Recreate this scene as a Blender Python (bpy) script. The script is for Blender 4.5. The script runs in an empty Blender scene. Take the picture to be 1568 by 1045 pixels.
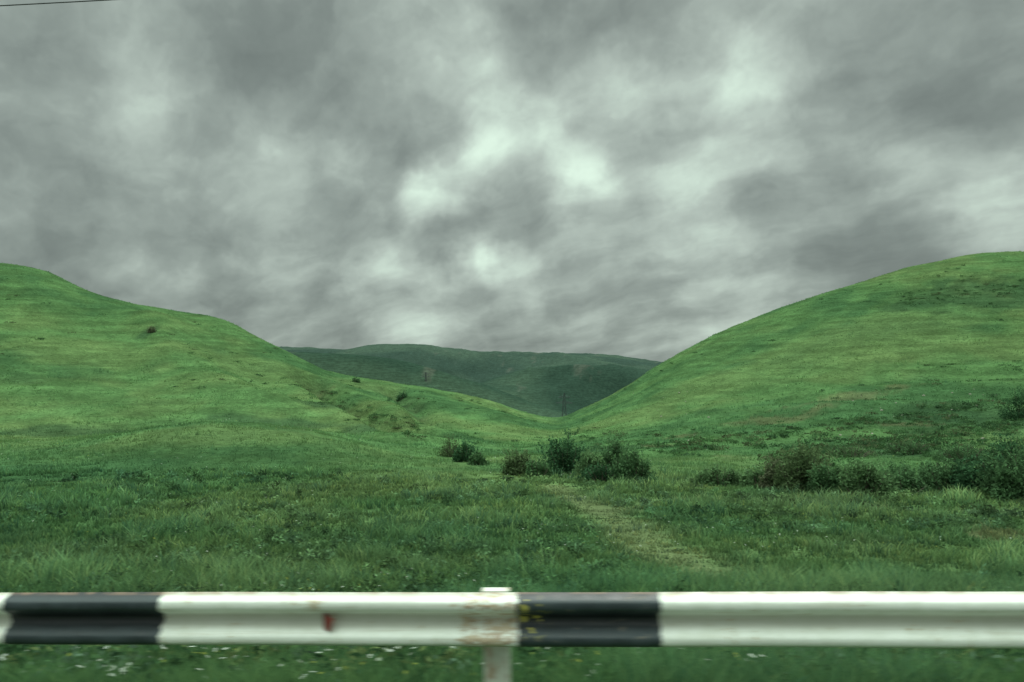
import bpy, math, random
import numpy as np
random.seed(3); np.random.seed(3)
RNG=np.random.default_rng(7)
F=1141.0; CX=784.0; HY=578.0; CAMZ=2.0

# ---------------------------------------------------------------- utils
_T=RNG.random((256,256))
def vnoise(x,y):
    xi=np.floor(x).astype(int); yi=np.floor(y).astype(int)
    fx=x-xi; fy=y-yi
    fx=fx*fx*fx*(fx*(fx*6-15)+10); fy=fy*fy*fy*(fy*(fy*6-15)+10)
    a=_T[xi%256,yi%256]; b=_T[(xi+1)%256,yi%256]; c=_T[xi%256,(yi+1)%256]; d=_T[(xi+1)%256,(yi+1)%256]
    return (a*(1-fx)+b*fx)*(1-fy)+(c*(1-fx)+d*fx)*fy
def fbm(x,y,o=4):
    s=0;a=.5;t=0
    for i in range(o):
        s=s+a*(vnoise(x+17.3*i,y-9.1*i)-.5)*2; t+=a; a*=.5
        x,y=(x*.8-y*.6)*2.03,(x*.6+y*.8)*2.03
    return s/t
def sm(a,b,x):
    t=np.clip((x-a)/(b-a),0,1); return t*t*(3-2*t)
def pchip(xk,yk,x):
    xk=np.asarray(xk,float); yk=np.asarray(yk,float)
    one=yk.ndim==1
    if one: yk=yk[:,None]
    h=np.diff(xk)[:,None]; dl=np.diff(yk,axis=0)/h
    m=np.zeros_like(yk)
    w1=2*h[1:]+h[:-1]; w2=h[1:]+2*h[:-1]
    same=(dl[:-1]*dl[1:])>0
    with np.errstate(divide='ignore',invalid='ignore'):
        mm=(w1+w2)/(w1/dl[:-1]+w2/dl[1:])
    m[1:-1]=np.where(same,mm,0); m[0]=dl[0]; m[-1]=dl[-1]
    x=np.clip(x,xk[0],xk[-1]); i=np.clip(np.searchsorted(xk,x)-1,0,len(xk)-2)
    hh=h[i]; t=((x-xk[i])[:,None])/hh
    r=(2*t**3-3*t**2+1)*yk[i]+(t**3-2*t**2+t)*hh*m[i]+(-2*t**3+3*t**2)*yk[i+1]+(t**3-t**2)*hh*m[i+1]
    return r[:,0] if one else r

# ---------------------------------------------------------------- terrain profile
cols=[
(-900,[700,660,610,520,440,380]),
(0,  [715,684,670,580,490,403]),
(60, [715,681,670,588,500,412]),
(140,[714,672,668,596,520,447]),
(200,[713,663,667,604,535,465]),
(260,[711,653,667,608,545,475]),
(330,[710,647,666,614,560,487]),
(380,[710,647,666,620,572,508]),
(430,[711,651,667,626,584,531]),
(500,[713,663,669,636,602,566]),
(560,[715,678,672,642,614,580]),
(640,[718,696,676,650,620,590]),
(700,[720,702,684,660,630,600]),
(760,[720,703,686,666,640,618]),
(850,[720,702,686,672,657,641]),
(900,[720,702,684,664,645,622]),
(960,[722,703,680,652,622,590]),
(1010,[722,702,676,640,600,556]),
(1070,[723,700,668,625,578,525]),
(1130,[725,700,660,612,560,497]),
(1200,[728,700,655,600,540,470]),
(1300,[730,698,645,580,510,435]),
(1400,[735,695,640,570,490,408]),
(1568,[740,690,630,555,470,385]),
(2500,[745,680,600,500,420,372])]
cpx=np.array([c[0] for c in cols],float); cpy=np.array([c[1] for c in cols],float)
far_px=[-900,0,430,520,630,680,720,820,900,960,1010,1100,1300,2500]
far_py=[545,538,532,533,530,535,539,543,544,549,555,562,560,565]
rl_px=[-900,300,430,560,640,720,790,850,900,1010,2500]
rl_py=[560,545,541,548,560,583,608,628,640,655,660]
rr_px=[-900,600,700,760,830,900,960,1010,1100,2500]
rr_py=[650,625,606,584,566,561,566,572,575,575]
depths=[6,8,12,18,28,40,55,75,100,130,170,215,300,420,560,680,850,1080,1350,1750,2600,6000]
PXG=np.linspace(-900,2500,850); LD=np.linspace(math.log(6),math.log(6000),1200)
base=pchip(cpx,cpy,PXG)
fr=pchip(far_px,far_py,PXG); rl=pchip(rl_px,rl_py,PXG); rrg=pchip(rr_px,rr_py,PXG)
K=np.zeros((len(depths),len(PXG)))
for k,v in enumerate([1025,963,910,838,765]): K[k]=v
K[5:11]=base.T
K[11]=base[:,5]+22; K[12]=np.maximum(base[:,5]+90,560); K[13]=np.maximum(base[:,5]+120,690)
K[14]=np.maximum(rl+35,665); K[15]=rl; K[16]=rl+16
K[17]=np.minimum(rrg,rl+12); K[18]=K[17]+9
K[19]=fr; K[20]=fr+14; K[21]=574
PYT=pchip(np.log(depths),K,LD)
def py_of(px,d):
    u=np.clip((px-PXG[0])/(PXG[-1]-PXG[0]),0,1)*(len(PXG)-1)
    v=np.clip((np.log(np.maximum(d,6))-LD[0])/(LD[-1]-LD[0]),0,1)*(len(LD)-1)
    i=np.minimum(u.astype(int),len(PXG)-2); j=np.minimum(v.astype(int),len(LD)-2)
    a=u-i;b=v-j
    return (PYT[j,i]*(1-a)+PYT[j,i+1]*a)*(1-b)+(PYT[j+1,i]*(1-a)+PYT[j+1,i+1]*a)*b
def segdist(x,y,pts):
    best=np.full(np.shape(x),1e9); 
    for (ax,ay),(bx,by) in zip(pts[:-1],pts[1:]):
        dx,dy=bx-ax,by-ay
        t=np.clip(((x-ax)*dx+(y-ay)*dy)/(dx*dx+dy*dy),0,1)
        best=np.minimum(best,np.hypot(x-ax-t*dx,y-ay-t*dy))
    return best
def W(px,d): return ((px-CX)/F*d,d)
GUL=[W(470,138),W(540,112),W(610,92),W(655,80)]
GUL2=[W(600,152),W(640,125),W(655,100)]
SPUR=[W(225,150),W(300,120),W(400,98)]
def H(x,y):
    x=np.asarray(x,float); y=np.asarray(y,float)
    d=np.maximum(y,6)
    px=CX+F*x/d
    z=CAMZ-(py_of(px,d)-HY)/F*d
    yn=y+0.068*np.clip(x,-60,60)*(1-sm(6,20,y))
    zn=pchip([-500,3.9,4.9,6,7],[-.02,-.02,-.13,-.35,-.52],yn.ravel()).reshape(yn.shape)
    w=sm(4.5,7,y)
    z=zn*(1-w)+z*w
    z=z+0.021*np.clip(x,-60,60)*(1-sm(5,16,y))
    z=z+fbm(x/26,y/26,4)*1.1*sm(60,110,y)+fbm(x/3.5+40,y/3.5,3)*.10*sm(6,14,y)
    z=z+fbm(x/9+4,y/9+8,3)*.30*sm(20,60,y)
    g=segdist(x,y,GUL); z=z-2.6*np.exp(-(g/2.6)**2)+.8*np.exp(-((g-5.4)/2.6)**2)
    g=segdist(x,y,GUL2); z=z-2.0*np.exp(-(g/2.2)**2)
    g=segdist(x,y,SPUR); z=z+2.0*np.exp(-(g/5.5)**2)
    # soil-creep terraces on the right-hand slope
    tw=sm(55,75,y)*(1-sm(100,130,y))*sm(.18,.4,x/np.maximum(y,1))
    z=z+tw*.35*np.sin(z*2.1+fbm(x/20,y/20,2)*3)
    r=1-2*np.abs(fbm(x/230+3,y/230,4))
    z=z+(r-.5)*12*sm(500,900,y)
    return z
def ground_at(px,py,dmin=8,dmax=175):
    dd=np.exp(np.linspace(math.log(dmin),math.log(dmax),1500))
    xx=(px-CX)/F*dd
    zz=H(xx,dd); pp=HY+(CAMZ-zz)/dd*F
    k=np.where(pp<=py)[0]
    i=k[0] if len(k) else len(dd)-1
    return float(xx[i]),float(dd[i]),float(zz[i])

PATH=[ground_at(*p)[:2] for p in [(850,745),(880,765),(930,788),(965,812),(1005,842),(1060,868),(1130,893)]]
PATH2=[ground_at(*p)[:2] for p in [(930,788),(1000,770),(1100,765),(1250,775),(1560,790)]]
def ell(px,py,rx,rd):
    x,y,z=ground_at(px,py); return (x,y,rx/F*y,rd)
SOIL=[ell(1372,592,36,2.0),ell(1250,622,70,3.0),ell(1045,668,28,2.2),ell(1010,685,22,1.6),ell(1180,645,55,2.5),ell(1310,607,60,2.6),ell(490,605,26,2.2),ell(1400,650,55,1.8),ell(1530,820,36,.9),ell(1120,700,40,1.6)]
DARK=[ell(1470,650,130,9),ell(1330,690,130,5),ell(1520,452,120,12),ell(1420,462,60,5),ell(560,655,60,6),ell(500,620,40,4),ell(110,662,150,4),ell(430,648,110,3),ell(900,690,90,6),ell(230,507,10,4),ell(820,722,60,2)]
YEL=[ell(1300,520,200,14),ell(930,600,60,15),ell(1080,590,90,10),ell(400,570,120,14),ell(120,540,120,10),ell(560,590,60,9),ell(1040,742,45,3),ell(1180,722,50,3),ell(330,665,200,4),ell(700,740,200,6)]
def emask(lst,x,y,wob):
    m=np.zeros(np.shape(x))
    for (cx,cy,rx,ry) in lst:
        q=((x-cx)/rx)**2+((y-cy)/ry)**2
        m=np.maximum(m,1-sm(.2,1.5,q+wob))
    return m
def lerp(a,b,t): return a*(1-t[...,None])+np.array(b)*t[...,None]
def gcol(x,y):
    n1=fbm(x/22,y/22,4); n2=fbm(x/5+9,y/5,4); n3=fbm(x/1.4,y/1.4+5,3)
    c=np.zeros(np.shape(x)+(3,))+np.array((.094,.186,.068))
    c=lerp(c,(.066,.136,.052),1-sm(26,75,y))
    c=lerp(c,(.052,.114,.044),1-sm(9,26,y))
    yl=.6-.25*(1-sm(10,40,y))
    c=lerp(c,(.138,.198,.074),np.clip(yl*sm(-.1,.6,n1+.5*n2),0,1))
    c=lerp(c,(.042,.106,.046),np.clip(.6*sm(-.05,.6,-n1+.6*n2),0,1))
    c=lerp(c,(.138,.204,.076),.5*emask(YEL,x,y,n2*.5))
    c=lerp(c,(.040,.082,.040),.65*emask(DARK,x,y,n2*.9+n3*.4))
    c=lerp(c,(.18,.15,.085),.38*emask(SOIL,x,y,n2*1.7+n3*1.3+.35))
    g=np.minimum(segdist(x,y,GUL),segdist(x,y,GUL2))
    c=lerp(c,(.062,.075,.038),.5*np.exp(-(g/2.6)**2)*sm(-.5,.4,n3+n2))
    p=segdist(x,y,PATH); c=lerp(c,(.125,.155,.072),.72*(1-sm(.0,1.4,p+n3*.4+n2*.2)))
    p=segdist(x,y,PATH2); c=lerp(c,(.11,.14,.07),.3*(1-sm(.2,1.4,p+n3*.4)))
    ff=sm(230,420,y)
    fn=fbm(x/120,y/120,5)
    fc=lerp(np.zeros(np.shape(x)+(3,))+np.array((.033,.066,.045)),(.060,.103,.066),sm(-.3,.5,fn))
    fc=lerp(fc,(.12,.13,.10),.5*sm(.42,.6,fbm(x/24+7,y/60,5)))
    haze_tint=sm(500,2300,y)*.28  # aerial haze painted into the far hill colour, stronger with distance
    fc=lerp(fc,(.10,.13,.13),haze_tint)
    c=c*(1-ff[...,None])+fc*ff[...,None]
    return np.clip(c*(1+.12*n3[...,None]),.005,1)

# ---------------------------------------------------------------- mesh helpers
def mesh_obj(name,V,faces,mats,cols=None,midx=None,smooth=False,parent=None):
    me=bpy.data.meshes.new(name)
    if not isinstance(faces,list): faces=[faces]
    V=np.asarray(V,np.float32)
    me.vertices.add(len(V)); me.vertices.foreach_set('co',V.ravel())
    loops=np.concatenate([f.ravel() for f in faces]).astype(np.int32)
    tot=np.concatenate([np.full(len(f),f.shape[1]) for f in faces]).astype(np.int32)
    st=np.concatenate([[0],np.cumsum(tot)[:-1]]).astype(np.int32)
    me.loops.add(len(loops)); me.loops.foreach_set('vertex_index',loops)
    me.polygons.add(len(tot)); me.polygons.foreach_set('loop_start',st); me.polygons.foreach_set('loop_total',tot)
    for m in mats: me.materials.append(m)
    if midx is not None: me.polygons.foreach_set('material_index',np.asarray(midx,np.int32))
    me.polygons.foreach_set('use_smooth',np.full(len(tot),smooth))
    if cols is not None:
        a=me.attributes.new('Col','FLOAT_COLOR','POINT')
        c4=np.ones((len(V),4),np.float32); c4[:,:3]=cols; a.data.foreach_set('color',c4.ravel())
    me.update(calc_edges=True)
    o=bpy.data.objects.new(name,me); bpy.context.collection.objects.link(o)
    if parent: o.parent=parent
    return o

class NT:
    def __init__(s,tree): s.t=tree; s.t.nodes.clear()
    def n(s,typ,**kw):
        nd=s.t.nodes.new(typ)
        ins=kw.pop('ins',{})
        for k,v in kw.items(): setattr(nd,k,v)
        for k,v in ins.items():
            if hasattr(v,'is_output') : s.t.links.new(v,nd.inputs[k])
            else: nd.inputs[k].default_value=v
        return nd
    def math(s,op,a,b=0.0,c=None,clamp=False):
        i={0:a,1:b}
        if c is not None: i[2]=c
        return s.n('ShaderNodeMath',operation=op,use_clamp=clamp,ins=i).outputs[0]
    def mix(s,f,a,b,bt='MIX'):
        nd=s.n('ShaderNodeMix',data_type='RGBA',blend_type=bt)
        for idx,v in ((0,f),(6,a),(7,b)):
            if hasattr(v,'is_output'): s.t.links.new(v,nd.inputs[idx])
            else: nd.inputs[idx].default_value=v
        return nd.outputs[2]
    def mr(s,v,a,b,c=0.,d=1.,st='SMOOTHSTEP'):
        nd=s.n('ShaderNodeMapRange',interpolation_type=st)
        for idx,x in enumerate((v,a,b,c,d)):
            if hasattr(x,'is_output'): s.t.links.new(x,nd.inputs[idx])
            else: nd.inputs[idx].default_value=x
        return nd.outputs[0]
    def noise(s,vec,scale,detail=4,rough=.5,dist=0):
        return s.n('ShaderNodeTexNoise',ins={'Vector':vec,'Scale':scale,'Detail':detail,'Roughness':rough,'Distortion':dist})
def newmat(name):
    m=bpy.data.materials.new(name); m.use_nodes=True; return m,NT(m.node_tree)
def C(*a): return (a[0],a[1],a[2],1)

def mat_ground():
    m,t=newmat('meadow_ground')
    at=t.n('ShaderNodeAttribute',attribute_name='Col').outputs['Color']
    pos=t.n('ShaderNodeNewGeometry').outputs['Position']
    fine=t.noise(pos,2.2,4,.62).outputs[0]
    mid=t.noise(pos,.30,3,.55).outputs[0]
    st=t.n('ShaderNodeVectorMath',operation='MULTIPLY',ins={0:pos,1:(.08,.08,1.3)}).outputs[0]
    stripe=t.noise(st,1.0,4,.6,.4).outputs[0]
    v=t.mr(fine,.3,.7,.80,1.2); v2=t.mr(mid,.3,.7,.84,1.16); v3=t.mr(stripe,.35,.65,.84,1.16)
    f=t.math('MULTIPLY',t.math('MULTIPLY',v,v2),v3)
    col=t.n('ShaderNodeVectorMath',operation='SCALE',ins={0:at,'Scale':f}).outputs[0]
    bmp=t.n('ShaderNodeBump',ins={'Strength':.8,'Distance':.4,'Height':fine}).outputs[0]
    b=t.n('ShaderNodeBsdfDiffuse',ins={'Color':col,'Roughness':.8,'Normal':bmp})
    t.n('ShaderNodeOutputMaterial',ins={0:b.outputs[0]})
    return m
def mat_foliage(name,tr=.35):
    m,t=newmat(name)
    at=t.n('ShaderNodeAttribute',attribute_name='Col').outputs['Color']
    d=t.n('ShaderNodeBsdfDiffuse',ins={'Color':at}).outputs[0]
    tl=t.n('ShaderNodeBsdfTranslucent',ins={'Color':at}).outputs[0]
    mx=t.n('ShaderNodeMixShader',ins={0:tr,1:d,2:tl}).outputs[0]
    t.n('ShaderNodeOutputMaterial',ins={0:mx})
    return m
def mat_simple(name,c1,c2,scale=8,rough=.7,metal=0):
    m,t=newmat(name)
    co=t.n('ShaderNodeTexCoord').outputs['Object']
    col=t.mix(t.mr(t.noise(co,scale,6,.6).outputs[0],.35,.65),C(*c1),C(*c2))
    b=t.n('ShaderNodeBsdfPrincipled',ins={'Base Color':col,'Roughness':rough,'Metallic':metal})
    t.n('ShaderNodeOutputMaterial',ins={0:b.outputs[0]})
    return m
M_ground=mat_ground(); M_grass=mat_foliage('grass_blades',.4); M_leaf=mat_foliage('leaves',.3)
M_bark=mat_simple('bark',(.06,.05,.035),(.12,.10,.075),12,.9)
M_asph=mat_simple('asphalt',(.04,.042,.042),(.065,.065,.062),60,.85)
M_line=mat_simple('road_paint',(.6,.6,.57),(.75,.75,.72),20,.6)
M_dark=mat_simple('dark_cable',(.015,.017,.018),(.03,.032,.03),5,.6)
M_steel=mat_simple('galvanised_steel',(.05,.06,.06),(.08,.09,.09),5,.6,.3)
M_bolt=mat_simple('rusty_bolt',(.22,.13,.07),(.45,.38,.28),60,.7)
M_petal=mat_foliage('petals',.3)
M_red=mat_simple('red_reflector',(.26,.035,.03),(.40,.12,.08),30,.5)

# ---------------------------------------------------------------- terrain sheet
s=np.linspace(-1,1,860)
s=np.sign(s)*(0.85*np.abs(s)/.75*(np.abs(s)<=.75)+(np.abs(s)>.75)*(.85+(np.abs(s)-.75)/.25*1.6))
ys=np.concatenate([np.linspace(-60,2.5,26),np.exp(np.linspace(math.log(3),math.log(5500),680))])
Y,S=np.meshgrid(ys,s,indexing='ij')
X=S*(np.maximum(Y,0)+14)
Z=H(X,Y)
V=np.stack([X,Y,Z],-1).reshape(-1,3)
nr,nc=Y.shape
idx=np.arange(nr*nc).reshape(nr,nc)
Fq=np.stack([idx[:-1,:-1],idx[:-1,1:],idx[1:,1:],idx[1:,:-1]],-1).reshape(-1,4)
mesh_obj('ground',V,Fq,[M_ground],gcol(X,Y).reshape(-1,3),smooth=True)

# ---------------------------------------------------------------- road
def strip(name,y0,y1,zo,mat,x0=-60,x1=60):
    xs=np.linspace(x0,x1,25); v=[]
    for xx in xs:
        for yy in (y0,y1): v.append((xx,yy-.068*xx,.021*xx+zo))
    f=np.array([[2*i,2*i+2,2*i+3,2*i+1] for i in range(len(xs)-1)])
    return mesh_obj(name,v,f,[mat])
strip('road',-5.2,3.2,.004,M_asph)
strip('road_edge_line',2.75,2.87,.008,M_line)

# ---------------------------------------------------------------- grass
def blades(n_tuft,per,d0,d1,tmax,hbase,seg2,hfun,wk,var,seed=1):
    r=np.random.default_rng(seed)
    u=r.random(n_tuft)
    D=np.exp(math.log(d0)+(math.log(d1)-math.log(d0))*u)
    T=(r.random(n_tuft)*2-1)*tmax
    x=T*(D+1.0); y=D
    tall=(vnoise(x/1.6+70,y/1.6)>.60)&(r.random(n_tuft)<.5)
    x=np.repeat(x,per); y=np.repeat(y,per); tall=np.repeat(tall,per)
    tid=np.repeat(r.random(n_tuft),per); th=np.repeat(r.random(n_tuft),per)
    N=len(x)
    rad=(.05+.0045*y)*np.abs(r.normal(size=N)); an=r.random(N)*2*np.pi
    ox=np.cos(an); oy=np.sin(an)
    x=x+ox*rad; y=y+oy*rad
    cl=fbm(x/2.6+3,y/2.6,3); big=fbm(x/9+31,y/9,3)
    pth=np.minimum(segdist(x,y,PATH),segdist(x,y,PATH2)+.3)
    hp=(.40+.60*sm(.2,1.4,pth))
    h=hbase*(.5+.7*r.random(N)+.5*th)*(1+.75*cl+.45*big)*hp*hfun(y)*(1+.8*tall)
    h=np.maximum(h,.03)
    w=np.maximum(.006,wk*y)*(.7+.7*r.random(N))
    z=H(x,y)-.02
    lean=(.15+.55*r.random(N))*h; 
    la=an+r.normal(size=N)*.7
    lx=np.cos(la)*lean; ly=np.sin(la)*lean
    fa=r.random(N)*np.pi
    wx=np.cos(fa)*w/2; wy=np.sin(fa)*w/2
    base=gcol(x,y)
    k=(1+var*(tid-.45))[:,None]*(1+.7*var*(r.random(N)-.5))[:,None]
    c=base*k*1.22
    yl=(tid>.88)[:,None]; c=np.where(yl,c*(1+var*np.array((.6,.25,.15))),c)
    bl=(tid<.16)[:,None]; c=np.where(bl,c*(1+var*np.array((-.3,-.1,.25))),c)
    c=c*(1+.35*cl[:,None]*var/.5)
    c=np.where(tall[:,None],c*np.array((1.25,1.25,1.40)),c)
    if seg2:
        P=np.stack([np.stack([x-wx,y-wy,z],1),np.stack([x+wx,y+wy,z],1),
          np.stack([x+lx*.3+wx*.8,y+ly*.3+wy*.8,z+h*.6],1),np.stack([x+lx*.3-wx*.8,y+ly*.3-wy*.8,z+h*.6],1),
          np.stack([x+lx,y+ly,z+h*.95],1)],1).reshape(-1,3)
        b=np.arange(N)[:,None]*5
        F=[b+np.array([[0,1,2,3]]),b+np.array([[3,2,4]])]
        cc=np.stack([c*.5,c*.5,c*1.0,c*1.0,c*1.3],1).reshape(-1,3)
    else:
        P=np.stack([np.stack([x-wx,y-wy,z],1),np.stack([x+wx,y+wy,z],1),np.stack([x+lx,y+ly,z+h],1)],1).reshape(-1,3)
        b=np.arange(N)[:,None]*3
        F=[b+np.array([[0,1,2]])]
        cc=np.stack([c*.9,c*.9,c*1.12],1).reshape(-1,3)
    return P,F,cc
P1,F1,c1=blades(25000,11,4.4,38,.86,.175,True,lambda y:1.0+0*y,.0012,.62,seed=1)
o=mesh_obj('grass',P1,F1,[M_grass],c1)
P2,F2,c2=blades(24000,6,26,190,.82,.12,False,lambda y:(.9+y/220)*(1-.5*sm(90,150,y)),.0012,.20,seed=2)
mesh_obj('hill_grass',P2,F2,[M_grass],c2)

# ---------------------------------------------------------------- leaves clouds
def leafcloud(centers,radii,n,size,col,r,lobvar=.75):
    centers=np.array(centers);radii=np.array(radii)
    vol=radii.prod(1)**.67; k=r.choice(len(centers),n,p=vol/vol.sum())
    d=r.normal(size=(n,3)); d/=np.linalg.norm(d,axis=1)[:,None]
    rr=(r.random(n)**.45)[:,None]*(1+.18*r.normal(size=n))[:,None]
    p=centers[k]+d*rr*radii[k]
    a=r.normal(size=(n,3)); a/=np.linalg.norm(a,axis=1)[:,None]
    b=np.cross(a,r.normal(size=(n,3))); b/=np.linalg.norm(b,axis=1)[:,None]
    sz=size*(.6+.8*r.random(n))[:,None]
    V=np.stack([p-a*sz,p+b*sz*.45,p+a*sz,p-b*sz*.45],1)
    lob=r.random(len(centers))[k]
    c=np.array(col)[None]*(.92-lobvar/2+lobvar*lob+.45*(r.random(n)-.15))[:,None]
    return V.reshape(-1,3),np.repeat(c,4,0)
def branch(p0,p1,r0,r1,seg=5):
    p0=np.array(p0);p1=np.array(p1);d=p1-p0;d=d/np.linalg.norm(d)
    u=np.cross(d,(0.3,1,.1));u/=np.linalg.norm(u);v=np.cross(d,u)
    V=[]
    for p,rr in ((p0,r0),(p1,r1)):
        for i in range(seg):
            a=2*math.pi*i/seg; V.append(p+rr*(math.cos(a)*u+math.sin(a)*v))
    Fc=[[i,(i+1)%seg,seg+(i+1)%seg,seg+i] for i in range(seg)]
    return V,Fc
def make_bush(name,px,pyb,hp,wp,col,n=3500,leaf=.07,airy=False,seed=0):
    r=np.random.default_rng(seed+100)
    x,y,z=ground_at(px,pyb)
    h=hp/F*y; w=wp/F*y
    m=max(9,int(11*w/h)) if not airy else 14
    cs=[];rs=[]
    for i in range(m):
        fx=-1+2*(i+r.random())/m
        top=h*(1-.45*abs(fx)**2.2)*(.66+.48*r.random())
        cz=top*(.42+.34*r.random())
        rad=max(h*.14,min(top-cz,w*.35))*(.5 if airy else .85)
        cx=x+fx*w*.44; cy=y+(r.random()-.5)*w*.5
        zz=float(H(cx,cy))
        cs.append((cx,cy,zz+cz)); rs.append((rad*(.6+.6*r.random()),rad*.8,rad*(.9+.7*r.random())))
        cs.append((cx+(r.random()-.5)*w*.2,cy,zz+h*.16)); rs.append((h*.26,h*.26,h*.22))
    V,c=leafcloud(cs,rs,n,leaf,col,r,.95)
    ns=max(10,int(m*4)); SC=[];SR_=[]
    for i in range(ns):
        k=r.integers(0,m)*2; b=np.array(cs[k]); R=np.array(rs[k])
        dirx=r.normal()*.35; L=h*(.10+.20*r.random())
        for q in range(4):
            SC.append(b+np.array((dirx*R[0]*1.5+dirx*L*q/4,r.normal()*R[1]*.5,R[2]*.8+L*q/4))); SR_.append((.05,.05,.09))
    V2,c2=leafcloud(SC,SR_,int(n*.14),leaf*.85,np.array(col)*1.35,r)
    V=np.concatenate([V,V2]); c=np.concatenate([c,c2])
    Q=np.arange(len(V)).reshape(-1,4)
    mi=np.zeros(len(Q)); B=[];BF=[]
    for i in range(0,len(cs),2):
        bx=x+(cs[i][0]-x)*.35
        bv,bf=branch((bx,cs[i][1],float(H(bx,cs[i][1]))-.05),(cs[i][0],cs[i][1],cs[i][2]+rs[i][2]*1.0),.03,.008)
        off=len(V)+len(B); B+=bv; BF+=[[off+q for q in f] for f in bf]
    V=np.concatenate([V,np.array(B)]); c=np.concatenate([c,np.full((len(B),3),.07)])
    return mesh_obj(name,V,[Q,np.array(BF)],[M_leaf,M_bark],c,np.concatenate([mi,np.ones(len(BF))]))
dk=(.044,.104,.048); md=(.070,.138,.060); ol=(.088,.134,.060); lg=(.098,.174,.076); br=(.105,.124,.070)
BL=[(865,730,60,62,dk,6000,.07,False),(795,728,36,44,ol,2800,.07,False),(826,732,26,40,md,2000,.07,False),
(905,733,50,40,lg,2800,.07,False),(940,736,68,34,md,3400,.07,False),(968,741,48,56,md,4000,.07,False),(922,739,26,70,dk,2600,.07,False),
(690,700,38,28,ol,1300,.07,True),(714,708,30,38,dk,2500,.07,False),(732,712,18,26,md,1200,.07,False),
(1100,744,26,70,lg,2800,.07,False),(1160,748,36,50,lg,2000,.07,True),(1222,756,68,84,ol,7000,.07,False),(1192,754,44,50,br,2600,.07,False),(1268,760,46,66,md,4200,.07,False),
(1315,762,48,86,lg,5600,.07,False),(1375,758,40,84,md,5000,.07,False),(1440,758,46,96,md,6200,.07,False),
(1500,760,54,86,dk,6400,.07,False),(1560,766,68,96,md,7600,.07,False),(1545,722,50,72,dk,4800,.07,False),(1562,642,46,50,dk,3400,.08,False),
(1470,706,22,90,md,3200,.07,False),(1390,694,18,76,md,2200,.07,False),(1300,700,16,70,lg,1600,.07,False),(1640,750,80,100,dk,5000,.07,False),
(1250,715,14,54,md,1300,.07,False),
(615,612,11,17,dk,700,.12,False),(545,586,8,13,dk,400,.12,False),(232,510,9,14,br,400,.12,False)]
for i,b in enumerate(BL):
    make_bush('bush',b[0],b[1],b[2],b[3],b[4],b[5],b[6],b[7],seed=i)

r=np.random.default_rng(5)
Vs=[];cs_=[]
for i in range(2100):
    near=i>=1600
    if near: D=r.uniform(5.0,8.2); T=r.uniform(-.8,.8)
    else: D=math.exp(r.uniform(math.log(9),math.log(36))); T=r.uniform(-.8,.8)
    x=T*D
    if segdist(np.array([x]),np.array([D]),PATH)[0]<1: continue
    if vnoise(np.array([x/6.+50]),np.array([D/6.]))[0]<.42 and not near: continue
    z=float(H(x,D)); hh=r.uniform(.08,.24)*(1+D/90)
    g=gcol(np.array([x]),np.array([D]))[0]
    col=g*[.70,1.0,1.3,.55,1.6][r.integers(5)]*np.array((1,1,1.05+.3*r.random()))
    if near: col=np.array([(.035,.082,.034),(.06,.125,.052),(.09,.15,.095),(.028,.064,.03),(.12,.165,.065)][r.integers(5)])
    m=r.integers(2,5)
    cc=[(x+r.normal()*.14,D+r.normal()*.14,z+hh*.6) for _ in range(m)]
    v,c=leafcloud(cc,[(.12+.1*r.random(),.14,hh*.7)]*m,int(64),.028+.0012*D,col,r)
    Vs.append(v);cs_.append(c)
V=np.concatenate(Vs); mesh_obj('weeds',V,np.arange(len(V)).reshape(-1,4),[M_leaf],np.concatenate(cs_))
Vs=[];cs_=[]
SPOTS=[]
for i in range(620):
    D=r.uniform(58,160); T=r.uniform(-.75,.75); x=T*D
    if vnoise(np.array([x/14.+5]),np.array([D/14.+80]))[0]<.5: continue
    if abs(T-.06)<.02: continue
    if T<-.05 and D<95: continue
    SPOTS.append((x,D,1))
for (ax,ay,bx,by,n) in ((1010,690,1568,612,150),(1180,705,1568,650,170),(1260,680,1568,690,90),(1360,462,1568,440,70),(480,600,650,668,70)):
    for i in range(n):
        q=r.random(); a=ground_at(ax+(bx-ax)*q+r.normal()*8,ay+(by-ay)*q+r.normal()*7,30); SPOTS.append((a[0],a[1],1.2))
for (x,D,sc_) in SPOTS:
    z=float(H(x,D)); hh=r.uniform(.10,.36)*sc_
    col=[(.055,.12,.046),(.070,.14,.055),(.045,.095,.042),(.085,.115,.055)][r.integers(4)]
    m=r.integers(2,4)
    cc=[(x+r.normal()*.5,D+r.normal()*.4,z+hh*.4) for _ in range(m)]
    v,c=leafcloud(cc,[(.35+.4*r.random(),.35,hh*.6)]*m,60,.10,col,r)
    Vs.append(v);cs_.append(c)
V=np.concatenate(Vs); mesh_obj('hillside_scrub',V,np.arange(len(V)).reshape(-1,4),[M_leaf],np.concatenate(cs_))

Vs=[];cs_=[]
def flower(x,y,h,s,col):
    z=float(H(x,y))+h
    k=6; c0=np.array((x,y,z)); tilt=r.normal(size=2)*.35
    v=[]
    for j in range(k):
        a=2*math.pi*j/k
        d=np.array((math.cos(a),math.sin(a),tilt[0]*math.cos(a)+tilt[1]*math.sin(a)-.25)); e=np.array((-math.sin(a),math.cos(a),0))
        v+= [c0, c0+d*s*.6+e*s*.3, c0+d*s, c0+d*s*.6-e*s*.3]
    Vs.append(np.array(v)); cs_.append(np.tile(np.array(col),(len(v),1)))
for i in range(1700):
    D=math.exp(r.uniform(math.log(5),math.log(60))); x=r.uniform(-.8,.8)*D
    if vnoise(np.array([x/3.+50]),np.array([D/3.+7]))[0]<.5 : continue
    col=(.50,.55,.46) if r.random()<.65 else (.30,.34,.07)
    flower(x,D,r.uniform(.13,.26)*(1+D/90),r.uniform(.008,.014)*(1+D/18),col)
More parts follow.
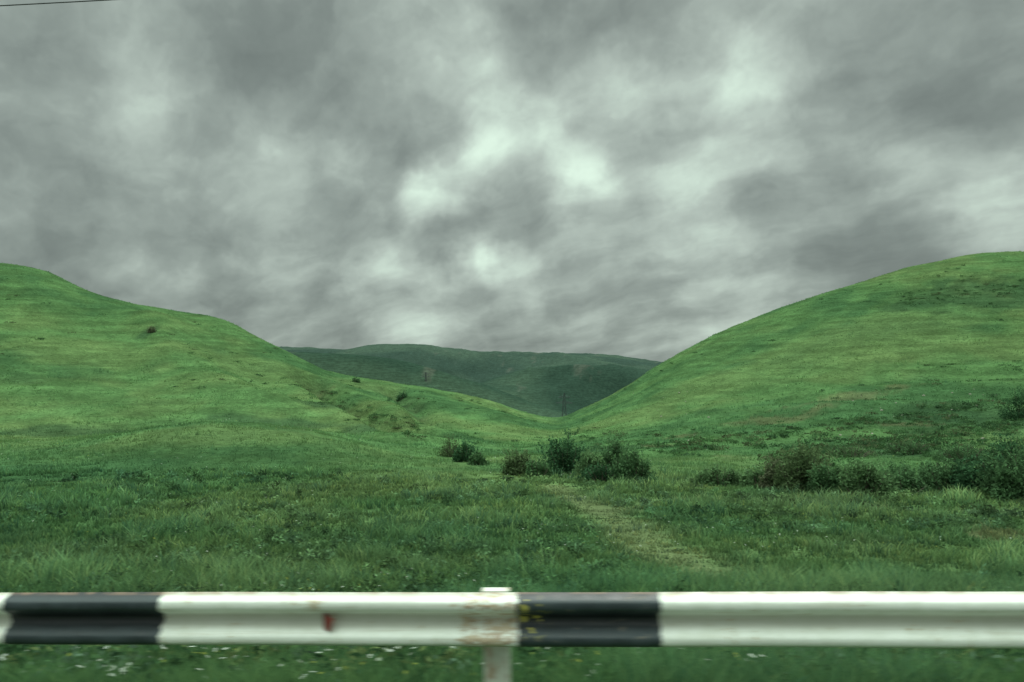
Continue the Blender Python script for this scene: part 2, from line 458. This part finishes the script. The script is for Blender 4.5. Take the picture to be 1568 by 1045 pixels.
for (fx,n) in ((-1.15,20),(-.95,10),(-2.9,12),(.85,9),(2.6,9),(-.3,8),(-2.5,7),(1.7,6),(-1.9,6)):
    for j in range(n):
        flower(fx+r.normal()*.18,5.6+r.normal()*.4,r.uniform(.2,.42),r.uniform(.014,.030),(.52,.58,.50) if r.random()<.85 else (.36,.38,.08))
V=np.concatenate(Vs); mesh_obj('wildflowers',V,np.arange(len(V)).reshape(-1,4),[M_petal],np.concatenate(cs_))

Vs=[];Fs=[];off=0
for i in range(46):
    x,y,z=ground_at(r.choice([1040,1500,1330,1460])+r.normal()*28,r.uniform(662,690) if r.random()<.4 else r.uniform(595,640))
    rad=r.uniform(.06,.16)
    ph=[(a,b) for a in np.linspace(0,2*np.pi,8)[:-1] for b in (-.6,.1,.8)]
    v=[(x+rad*math.cos(a)*math.cos(b)*r.uniform(.8,1.3),y+rad*math.sin(a)*math.cos(b)*r.uniform(.8,1.2),z+rad*.7*math.sin(b)*r.uniform(.8,1.2)) for a,b in ph]
    v.append((x,y,z+rad*.7)); 
    for a in range(7):
        n2=(a+1)%7
        Fs+= [[off+a*3,off+n2*3,off+n2*3+1,off+a*3+1],[off+a*3+1,off+n2*3+1,off+n2*3+2,off+a*3+2],[off+a*3+2,off+n2*3+2,off+21,off+21]]
    Vs+=v; off+=22
quads=np.array([f for f in Fs if f[2]!=f[3]]); tris=np.array([f[:3] for f in Fs if f[2]==f[3]])
mesh_obj('field_stones',Vs,[quads,tris],[mat_simple('limestone',(.25,.22,.18),(.38,.35,.30),4,.9)])

# ---------------------------------------------------------------- guard rail
def mat_rail():
    m,t=newmat('weathered_rail_paint')
    co=t.n('ShaderNodeTexCoord').outputs['Object']
    sx=t.n('ShaderNodeSeparateXYZ',ins={0:co}); x=sx.outputs[0]; y=sx.outputs[1]; z=sx.outputs[2]
    wob=t.math('MULTIPLY',t.math('SUBTRACT',t.noise(co,14,3,.6).outputs[0],.5),.05)
    xw=t.math('ADD',x,wob)
    tot=None
    for a,b in [(-24.2,-23.3),(-21.2,-20.3),(-18.2,-17.3),(-15.1,-14.2),(-12.1,-11.2),(-9.1,-8.2),(-6.1,-5.2),(-3.03,-2.07),(.035,.84),(3.05,3.9),(6.1,7),(9.1,10),(12.1,13),(15.1,16),(18.1,19),(21.1,22)]:
        c=t.math('COMPARE',xw,(a+b)/2,(b-a)/2); tot=c if tot is None else t.math('ADD',tot,c)
    n1=t.noise(co,9,6,.68).outputs[0]; n2=t.noise(co,35,5,.7).outputs[0]; n0=t.noise(co,2.3,4,.6).outputs[0]
    st=t.n('ShaderNodeVectorMath',operation='MULTIPLY',ins={0:co,1:(1.2,30,40)}).outputs[0]
    sk=t.noise(st,1.0,5,.6).outputs[0]
    white=t.mix(t.mr(n1,.35,.7),C(.82,.85,.77),C(.72,.75,.65))
    white=t.mix(t.mr(sk,.52,.72,0,.45),white,C(.55,.52,.42))
    tr=t.mr(y,-.055,-.010,0,.72)  # trough darkening: recess shade painted into the colour along with dirt
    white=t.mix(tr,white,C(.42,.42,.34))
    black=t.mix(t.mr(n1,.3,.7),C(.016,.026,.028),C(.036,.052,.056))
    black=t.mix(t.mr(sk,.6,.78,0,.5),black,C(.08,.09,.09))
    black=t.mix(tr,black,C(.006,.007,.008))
    dy=t.n('ShaderNodeVectorMath',operation='DISTANCE',ins={0:co,1:(.10,-.05,.03)}).outputs['Value']
    ym=t.math('MULTIPLY',t.mr(dy,.05,.15,1,0),t.mr(t.noise(co,22,2,.5).outputs[0],.57,.60))
    black=t.mix(ym,black,C(.50,.46,.08))
    near=t.mr(t.math('ABSOLUTE',t.math('ADD',x,.13)),.10,.26,.21,0)
    s1=t.math('ADD',n2,near)
    s1=t.math('ADD',s1,t.math('MULTIPLY',t.math('SUBTRACT',n1,.5),.6))
    s1=t.math('ADD',s1,t.math('MULTIPLY',t.math('SUBTRACT',n0,.5),.5))
    s1=t.math('ADD',s1,t.math('MULTIPLY',t.math('SUBTRACT',sk,.5),.4))
    rm=t.math('MULTIPLY',t.mr(s1,.66,.76,0,.78),t.math('SUBTRACT',1.0,t.math('MULTIPLY',tot,.8)))
    col=t.mix(tot,white,black)
    rust=t.mix(t.mr(n1,.4,.6),C(.36,.20,.10),C(.45,.34,.20))
    col=t.mix(rm,col,rust)
    edge=t.mr(t.math('ABSOLUTE',z),.146,.156,0,.6)
    col=t.mix(t.math('MULTIPLY',edge,t.mr(n1,.42,.58)),col,C(.27,.17,.10))
    bmp=t.n('ShaderNodeBump',ins={'Strength':.25,'Distance':.01,'Height':n2}).outputs[0]
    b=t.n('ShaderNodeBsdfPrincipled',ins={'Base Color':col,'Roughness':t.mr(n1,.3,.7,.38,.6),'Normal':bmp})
    t.n('ShaderNodeOutputMaterial',ins={0:b.outputs[0]})
    return m
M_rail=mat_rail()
ctrl=[(.156,.0),(.150,-.012),(.128,-.070),(.118,-.080),(.082,-.082),(.070,-.076),(.026,-.012),(.014,-.004),
      (-.014,-.004),(-.026,-.012),(-.070,-.076),(-.082,-.082),(-.118,-.080),(-.128,-.070),(-.150,-.012),(-.156,.0)]
pz=[];py_=[]
for (a,b),(c,d) in zip(ctrl[:-1],ctrl[1:]):
    for q in (0,.5): pz.append(a+(c-a)*q); py_.append(b+(d-b)*q)
pz.append(ctrl[-1][0]);py_.append(ctrl[-1][1])
pz=np.array(pz);py_=np.array(py_)
for _ in range(2):
    py2=py_.copy();pz2=pz.copy()
    py2[1:-1]=(py_[:-2]+2*py_[1:-1]+py_[2:])/4; pz2[1:-1]=(pz[:-2]+2*pz[1:-1]+pz[2:])/4; py_,pz=py2,pz2
def rail_mesh(name,x0,x1,off,parent,n,dent=True):
    xs=np.linspace(x0,x1,n); np_=len(pz)
    XX=np.repeat(xs,np_); ZZ=np.tile(pz,n); YY=np.tile(py_,n)+off
    if dent: 
        YY=YY+fbm(XX*.9,ZZ*3,3)*.010; ZZ=ZZ+fbm(XX*.6+9,XX*0,2)*.006
    A=np.stack([XX,YY,ZZ],1); B=A+np.array((0,.004,0))
    V=np.concatenate([A,B]); ids=np.arange(n*np_).reshape(n,np_)
    f1=np.stack([ids[:-1,:-1],ids[:-1,1:],ids[1:,1:],ids[1:,:-1]],-1).reshape(-1,4)
    f2=f1[:,::-1]+n*np_
    e=[]
    for j in (0,np_-1):
        a=ids[:-1,j];b=ids[1:,j]; e.append(np.stack([a,b,b+n*np_,a+n*np_],1))
    for i in (0,n-1):
        a=ids[i,:-1];b=ids[i,1:]; e.append(np.stack([a,b,b+n*np_,a+n*np_],1))
    return mesh_obj(name,V,np.concatenate([f1,f2]+e),[M_rail],smooth=True,parent=parent)
rail=bpy.data.objects.new('guard_rail',None); bpy.context.collection.objects.link(rail)
rail.location=(0,4.3,.602); rail.rotation_euler=(0,-math.atan(.021),-math.atan(.068))
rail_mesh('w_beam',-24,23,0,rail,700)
import bmesh
from mathutils import Matrix, Vector
def bm_obj(name,fn,mat,parent,bevel=0):
    me=bpy.data.meshes.new(name); bm=bmesh.new(); fn(bm)
    if bevel: bmesh.ops.bevel(bm,geom=bm.edges[:],offset=bevel,segments=2,affect='EDGES')
    bm.to_mesh(me); bm.free(); me.materials.append(mat)
    o=bpy.data.objects.new(name,me); bpy.context.collection.objects.link(o); o.parent=parent; return o
def box(bm,cx,cy,cz,sx,sy,sz):
    bmesh.ops.create_cube(bm,size=1,matrix=Matrix.Translation((cx,cy,cz))@Matrix.Diagonal((sx,sy,sz,1)))
def mat_post():
    m,t=newmat('rusty_white_post')
    co=t.n('ShaderNodeTexCoord').outputs['Object']
    n1=t.noise(co,12,7,.7).outputs[0]
    st=t.n('ShaderNodeVectorMath',operation='MULTIPLY',ins={0:co,1:(16,16,5)}).outputs[0]
    col=t.mix(t.mr(n1,.35,.6),C(.70,.72,.64),C(.58,.58,.50))
    rm=t.mr(t.noise(st,1,6,.7).outputs[0],.54,.62,0,.8)
    col=t.mix(rm,col,C(.38,.25,.16))
    b=t.n('ShaderNodeBsdfPrincipled',ins={'Base Color':col,'Roughness':.65})
    t.n('ShaderNodeOutputMaterial',ins={0:b.outputs[0]}); return m
M_post=mat_post()
for k in range(-6,6):
    px_=-.10+4*k
    def post(bm,px_=px_):
        box(bm,px_,.060,-.385,.150,.008,1.05)
        box(bm,px_-.071,.095,-.385,.008,.062,1.05)
        box(bm,px_+.071,.095,-.385,.008,.062,1.05)
        box(bm,px_,.095,.144,.158,.080,.008)
    bm_obj('post',post,M_post,rail,.002)
    def blk(bm,px_=px_):
        box(bm,px_,.030,.0,.13,.050,.24)
    bm_obj('spacer_block',blk,M_post,rail,.004)
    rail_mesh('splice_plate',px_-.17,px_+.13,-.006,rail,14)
    def bolts(bm,px_=px_):
        for bx in (-.13,-.04,.08):
            for bz,by in ((.100,-.093),(-.100,-.093),(.0,-.016)):
                bmesh.ops.create_cone(bm,cap_ends=True,segments=8,radius1=.013,radius2=.009,depth=.014,
                  matrix=Matrix.Translation((px_+bx,by,bz))@Matrix.Rotation(math.pi/2,4,'X'))
    bm_obj('bolts',bolts,M_bolt,rail)
def refl(bm):
    v=[bm.verts.new(p) for p in ((-1.10,-.03,.055),(-1.025,-.075,.025),(-1.05,-.075,-.045),(-1.10,-.03,-.060))]
    bm.faces.new(v); bmesh.ops.solidify(bm,geom=bm.faces[:],thickness=.005)
bm_obj('reflector',refl,M_red,rail)

# ---------------------------------------------------------------- utility poles + wire
def tube(name,pts,rad,mat,parent=None):
    cu=bpy.data.curves.new(name,'CURVE'); cu.dimensions='3D'; cu.bevel_depth=rad; cu.bevel_resolution=2; cu.use_fill_caps=True
    sp=cu.splines.new('POLY'); sp.points.add(len(pts)-1)
    for i,p in enumerate(pts): sp.points[i].co=(*p,1)
    o=bpy.data.objects.new(name,cu); o.data.materials.append(mat); bpy.context.collection.objects.link(o)
    if parent: o.parent=parent
    return o
yw=12.0
def wz(x): return 2+5.985+.052*(x+8.2)+ .0009*(x+8.2)**2
xa,xb=-30,30
tube('overhead_wire',[(x,yw,wz(x)) for x in np.linspace(xa,xb,40)],.009,M_dark)
for xp in (xa,xb):
    e=bpy.data.objects.new('utility_pole',None); bpy.context.collection.objects.link(e)
    g=float(H(xp,yw)); ztop=wz(xp)
    v,f=branch((xp,yw,g-.5),(xp,yw,ztop+.5),.15,.10,12); mesh_obj('pole_shaft',v,np.array(f),[M_bark],smooth=True,parent=e)
    v,f=branch((xp,yw-.8,ztop-.15),(xp,yw+.8,ztop-.15),.05,.05,4); mesh_obj('crossarm',v,np.array(f),[M_bark],parent=e)
    v,f=branch((xp,yw,ztop-.15),(xp,yw,ztop+.02),.05,.03,8); mesh_obj('insulator',v,np.array(f),[M_steel],parent=e)

def pylon(px,pyt,pyb,d):
    x=(px-CX)/F*d; zt=CAMZ+(HY-pyt)/F*d; zg=min(float(H(x,d)),CAMZ+(HY-pyb)/F*d); h=zt-zg
    V=[];Fa=[]
    def add(a,b,r_):
        v,f=branch(a,b,r_,r_,4); o=len(V); V.extend(v); Fa.extend([[o+q for q in ff] for ff in f])
    rr=.13
    lv=[0,.25,.45,.62,.76,.88,1]; wd=[.11,.075,.05,.035,.028,.022,.008]
    for i in range(6):
        for sx,sy in ((1,1),(1,-1),(-1,1),(-1,-1)):
            a=(x+sx*wd[i]*h,d+sy*wd[i]*h,zg+lv[i]*h); b=(x+sx*wd[i+1]*h,d+sy*wd[i+1]*h,zg+lv[i+1]*h); add(a,b,rr)
            b2=(x-sx*wd[i+1]*h,d+sy*wd[i+1]*h,zg+lv[i+1]*h); add(a,b2,rr*.6)
    for l,wq in ((.76,.20),(.90,.14)):
        add((x-wq*h,d,zg+l*h),(x+wq*h,d,zg+l*h),rr*1.2)
        add((x-wq*h,d,zg+l*h),(x,d,zg+(l+.05)*h),rr*.7); add((x+wq*h,d,zg+l*h),(x,d,zg+(l+.05)*h),rr*.7)
    mesh_obj('power_pylon',V,np.array(Fa),[M_steel])
pylon(864,602,640,560); pylon(652,570,600,640)

# ---------------------------------------------------------------- world
w=bpy.data.worlds.new('World'); bpy.context.scene.world=w; w.use_nodes=True
try:
    w.cycles.sampling_method='MANUAL'; w.cycles.sample_map_resolution=512
except Exception: pass
t=NT(w.node_tree)
SE,SR=math.radians(58),math.radians(20)
sky=t.n('ShaderNodeTexSky',sky_type='NISHITA'); sky.sun_disc=False; sky.sun_elevation=SE; sky.sun_rotation=SR; sky.dust_density=3
d=t.n('ShaderNodeTexCoord').outputs['Generated']
sp=t.n('ShaderNodeSeparateXYZ',ins={0:d}); dz=t.math('MAXIMUM',sp.outputs[2],0.0)
den=t.math('ADD',dz,.27)
pl=t.n('ShaderNodeCombineXYZ',ins={0:t.math('DIVIDE',sp.outputs[0],den),1:t.math('DIVIDE',sp.outputs[1],den)}).outputs[0]
rot=t.n('ShaderNodeVectorRotate',rotation_type='Z_AXIS',ins={'Vector':pl,'Angle':math.radians(-40)}).outputs[0]
an=t.n('ShaderNodeVectorMath',operation='MULTIPLY',ins={0:rot,1:(1,.55,1)}).outputs[0]
wn=t.noise(d,9,4,.55).outputs['Color']
wv0=t.n('ShaderNodeVectorMath',operation='SUBTRACT',ins={0:wn,1:(.5,.5,.5)}).outputs[0]
anw=t.n('ShaderNodeVectorMath',operation='ADD',ins={0:an,1:t.n('ShaderNodeVectorMath',operation='SCALE',ins={0:wv0,'Scale':.22}).outputs[0]}).outputs[0]
nB=t.noise(anw,4.6,4,.52,.0).outputs[0]
nC=t.noise(d,13,5,.55,.0).outputs[0]
wv=t.n('ShaderNodeVectorMath',operation='SCALE',ins={0:wv0,'Scale':.12}).outputs[0]
dw=t.n('ShaderNodeVectorMath',operation='ADD',ins={0:d,1:wv}).outputs[0]
val=t.math('ADD',.47,t.math('MULTIPLY',t.math('SUBTRACT',nB,.5),.90))
val=t.math('ADD',val,t.math('MULTIPLY',t.math('SUBTRACT',nC,.5),.32))
blobs=[(660,290,34,.48),(860,235,46,.38),(750,215,38,.32),(745,405,26,.42),(800,430,38,.28),(220,165,56,.26),(400,205,40,.22),(235,425,40,.14),
(1180,100,60,.20),(1120,140,50,.18),(960,160,50,.24),(1080,290,50,.22),(1390,265,45,.20),(1500,330,50,.18),(735,90,44,.22),(590,400,60,.2),(900,285,36,.28),
(550,255,34,.2),(640,500,50,.16),(1000,350,50,.2),(1110,475,46,.16),(60,200,70,.05),(430,400,50,.12),
(1220,400,50,.12),(1470,260,50,.12),(1300,240,50,.12),(800,180,60,.16),(690,240,34,.16),(800,280,200,.08),
(600,180,64,-.14),(700,355,44,-.24),(820,345,36,-.2),(120,340,120,-.12),(450,90,100,-.14),(540,325,60,-.12),(1350,370,100,-.14),(900,50,90,-.14),
(1480,150,90,-.12),(460,480,110,-.14),(820,500,80,-.16),(80,60,130,-.10),(1000,420,50,-.14),(1270,460,80,-.12),(160,480,90,-.12),(1400,30,120,-.12),(640,350,40,-.12)]
for px,py,rr,am in blobs:
    v=np.array([(px-CX)/F,1,(HY-py)/F]); v/=np.linalg.norm(v)
    ds=t.n('ShaderNodeVectorMath',operation='DISTANCE',ins={0:dw,1:tuple(v)}).outputs['Value']
    val=t.math('ADD',val,t.mr(ds,0.,2.1*rr/F,am,0.))
ramp=t.n('ShaderNodeValToRGB',ins={0:val}); cr=ramp.color_ramp
cr.elements[0].position=0; cr.elements[0].color=C(.150,.182,.168)
cr.elements[1].position=1; cr.elements[1].color=C(.76,.95,.80)
for p,c in ((.25,C(.218,.262,.240)),(.45,C(.312,.372,.337)),(.65,C(.45,.535,.478)),(.82,C(.59,.72,.625))):
    e=cr.elements.new(p); e.color=c
cl=ramp.outputs[0]
k=t.mr(sp.outputs[2],.50,.85,1.,7.2)  # unseen sky overhead brightened to add light on the land
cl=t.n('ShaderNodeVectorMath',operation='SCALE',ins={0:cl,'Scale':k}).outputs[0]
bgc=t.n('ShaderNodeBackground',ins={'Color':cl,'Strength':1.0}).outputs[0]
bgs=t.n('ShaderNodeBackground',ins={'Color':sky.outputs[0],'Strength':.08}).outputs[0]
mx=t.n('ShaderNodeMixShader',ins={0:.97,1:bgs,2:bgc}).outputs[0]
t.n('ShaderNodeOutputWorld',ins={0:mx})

sl=bpy.data.lights.new('sun','SUN'); sl.energy=1.4; sl.angle=math.radians(20); sl.color=(1,.97,.9)
so=bpy.data.objects.new('sun',sl); bpy.context.collection.objects.link(so)
dirv=Vector((math.sin(SR)*math.cos(SE),math.cos(SR)*math.cos(SE),math.sin(SE)))
so.rotation_euler=(-dirv).to_track_quat('-Z','Y').to_euler()

cam=bpy.data.cameras.new('camera'); co=bpy.data.objects.new('camera',cam); bpy.context.collection.objects.link(co)
cam.sensor_width=36; cam.lens=36*F/1568; cam.shift_y=(HY-522.5)/1568
cam.clip_end=20000; cam.clip_start=.05
cam.dof.use_dof=True; cam.dof.focus_distance=60; cam.dof.aperture_fstop=6.5; cam.dof.aperture_ratio=.07
co.location=(0,0,CAMZ); co.rotation_euler=(math.pi/2,0,0)
bpy.context.scene.camera=co
sc=bpy.context.scene
sc.view_settings.view_transform='Standard'; sc.view_settings.look='None'; sc.view_settings.exposure=0
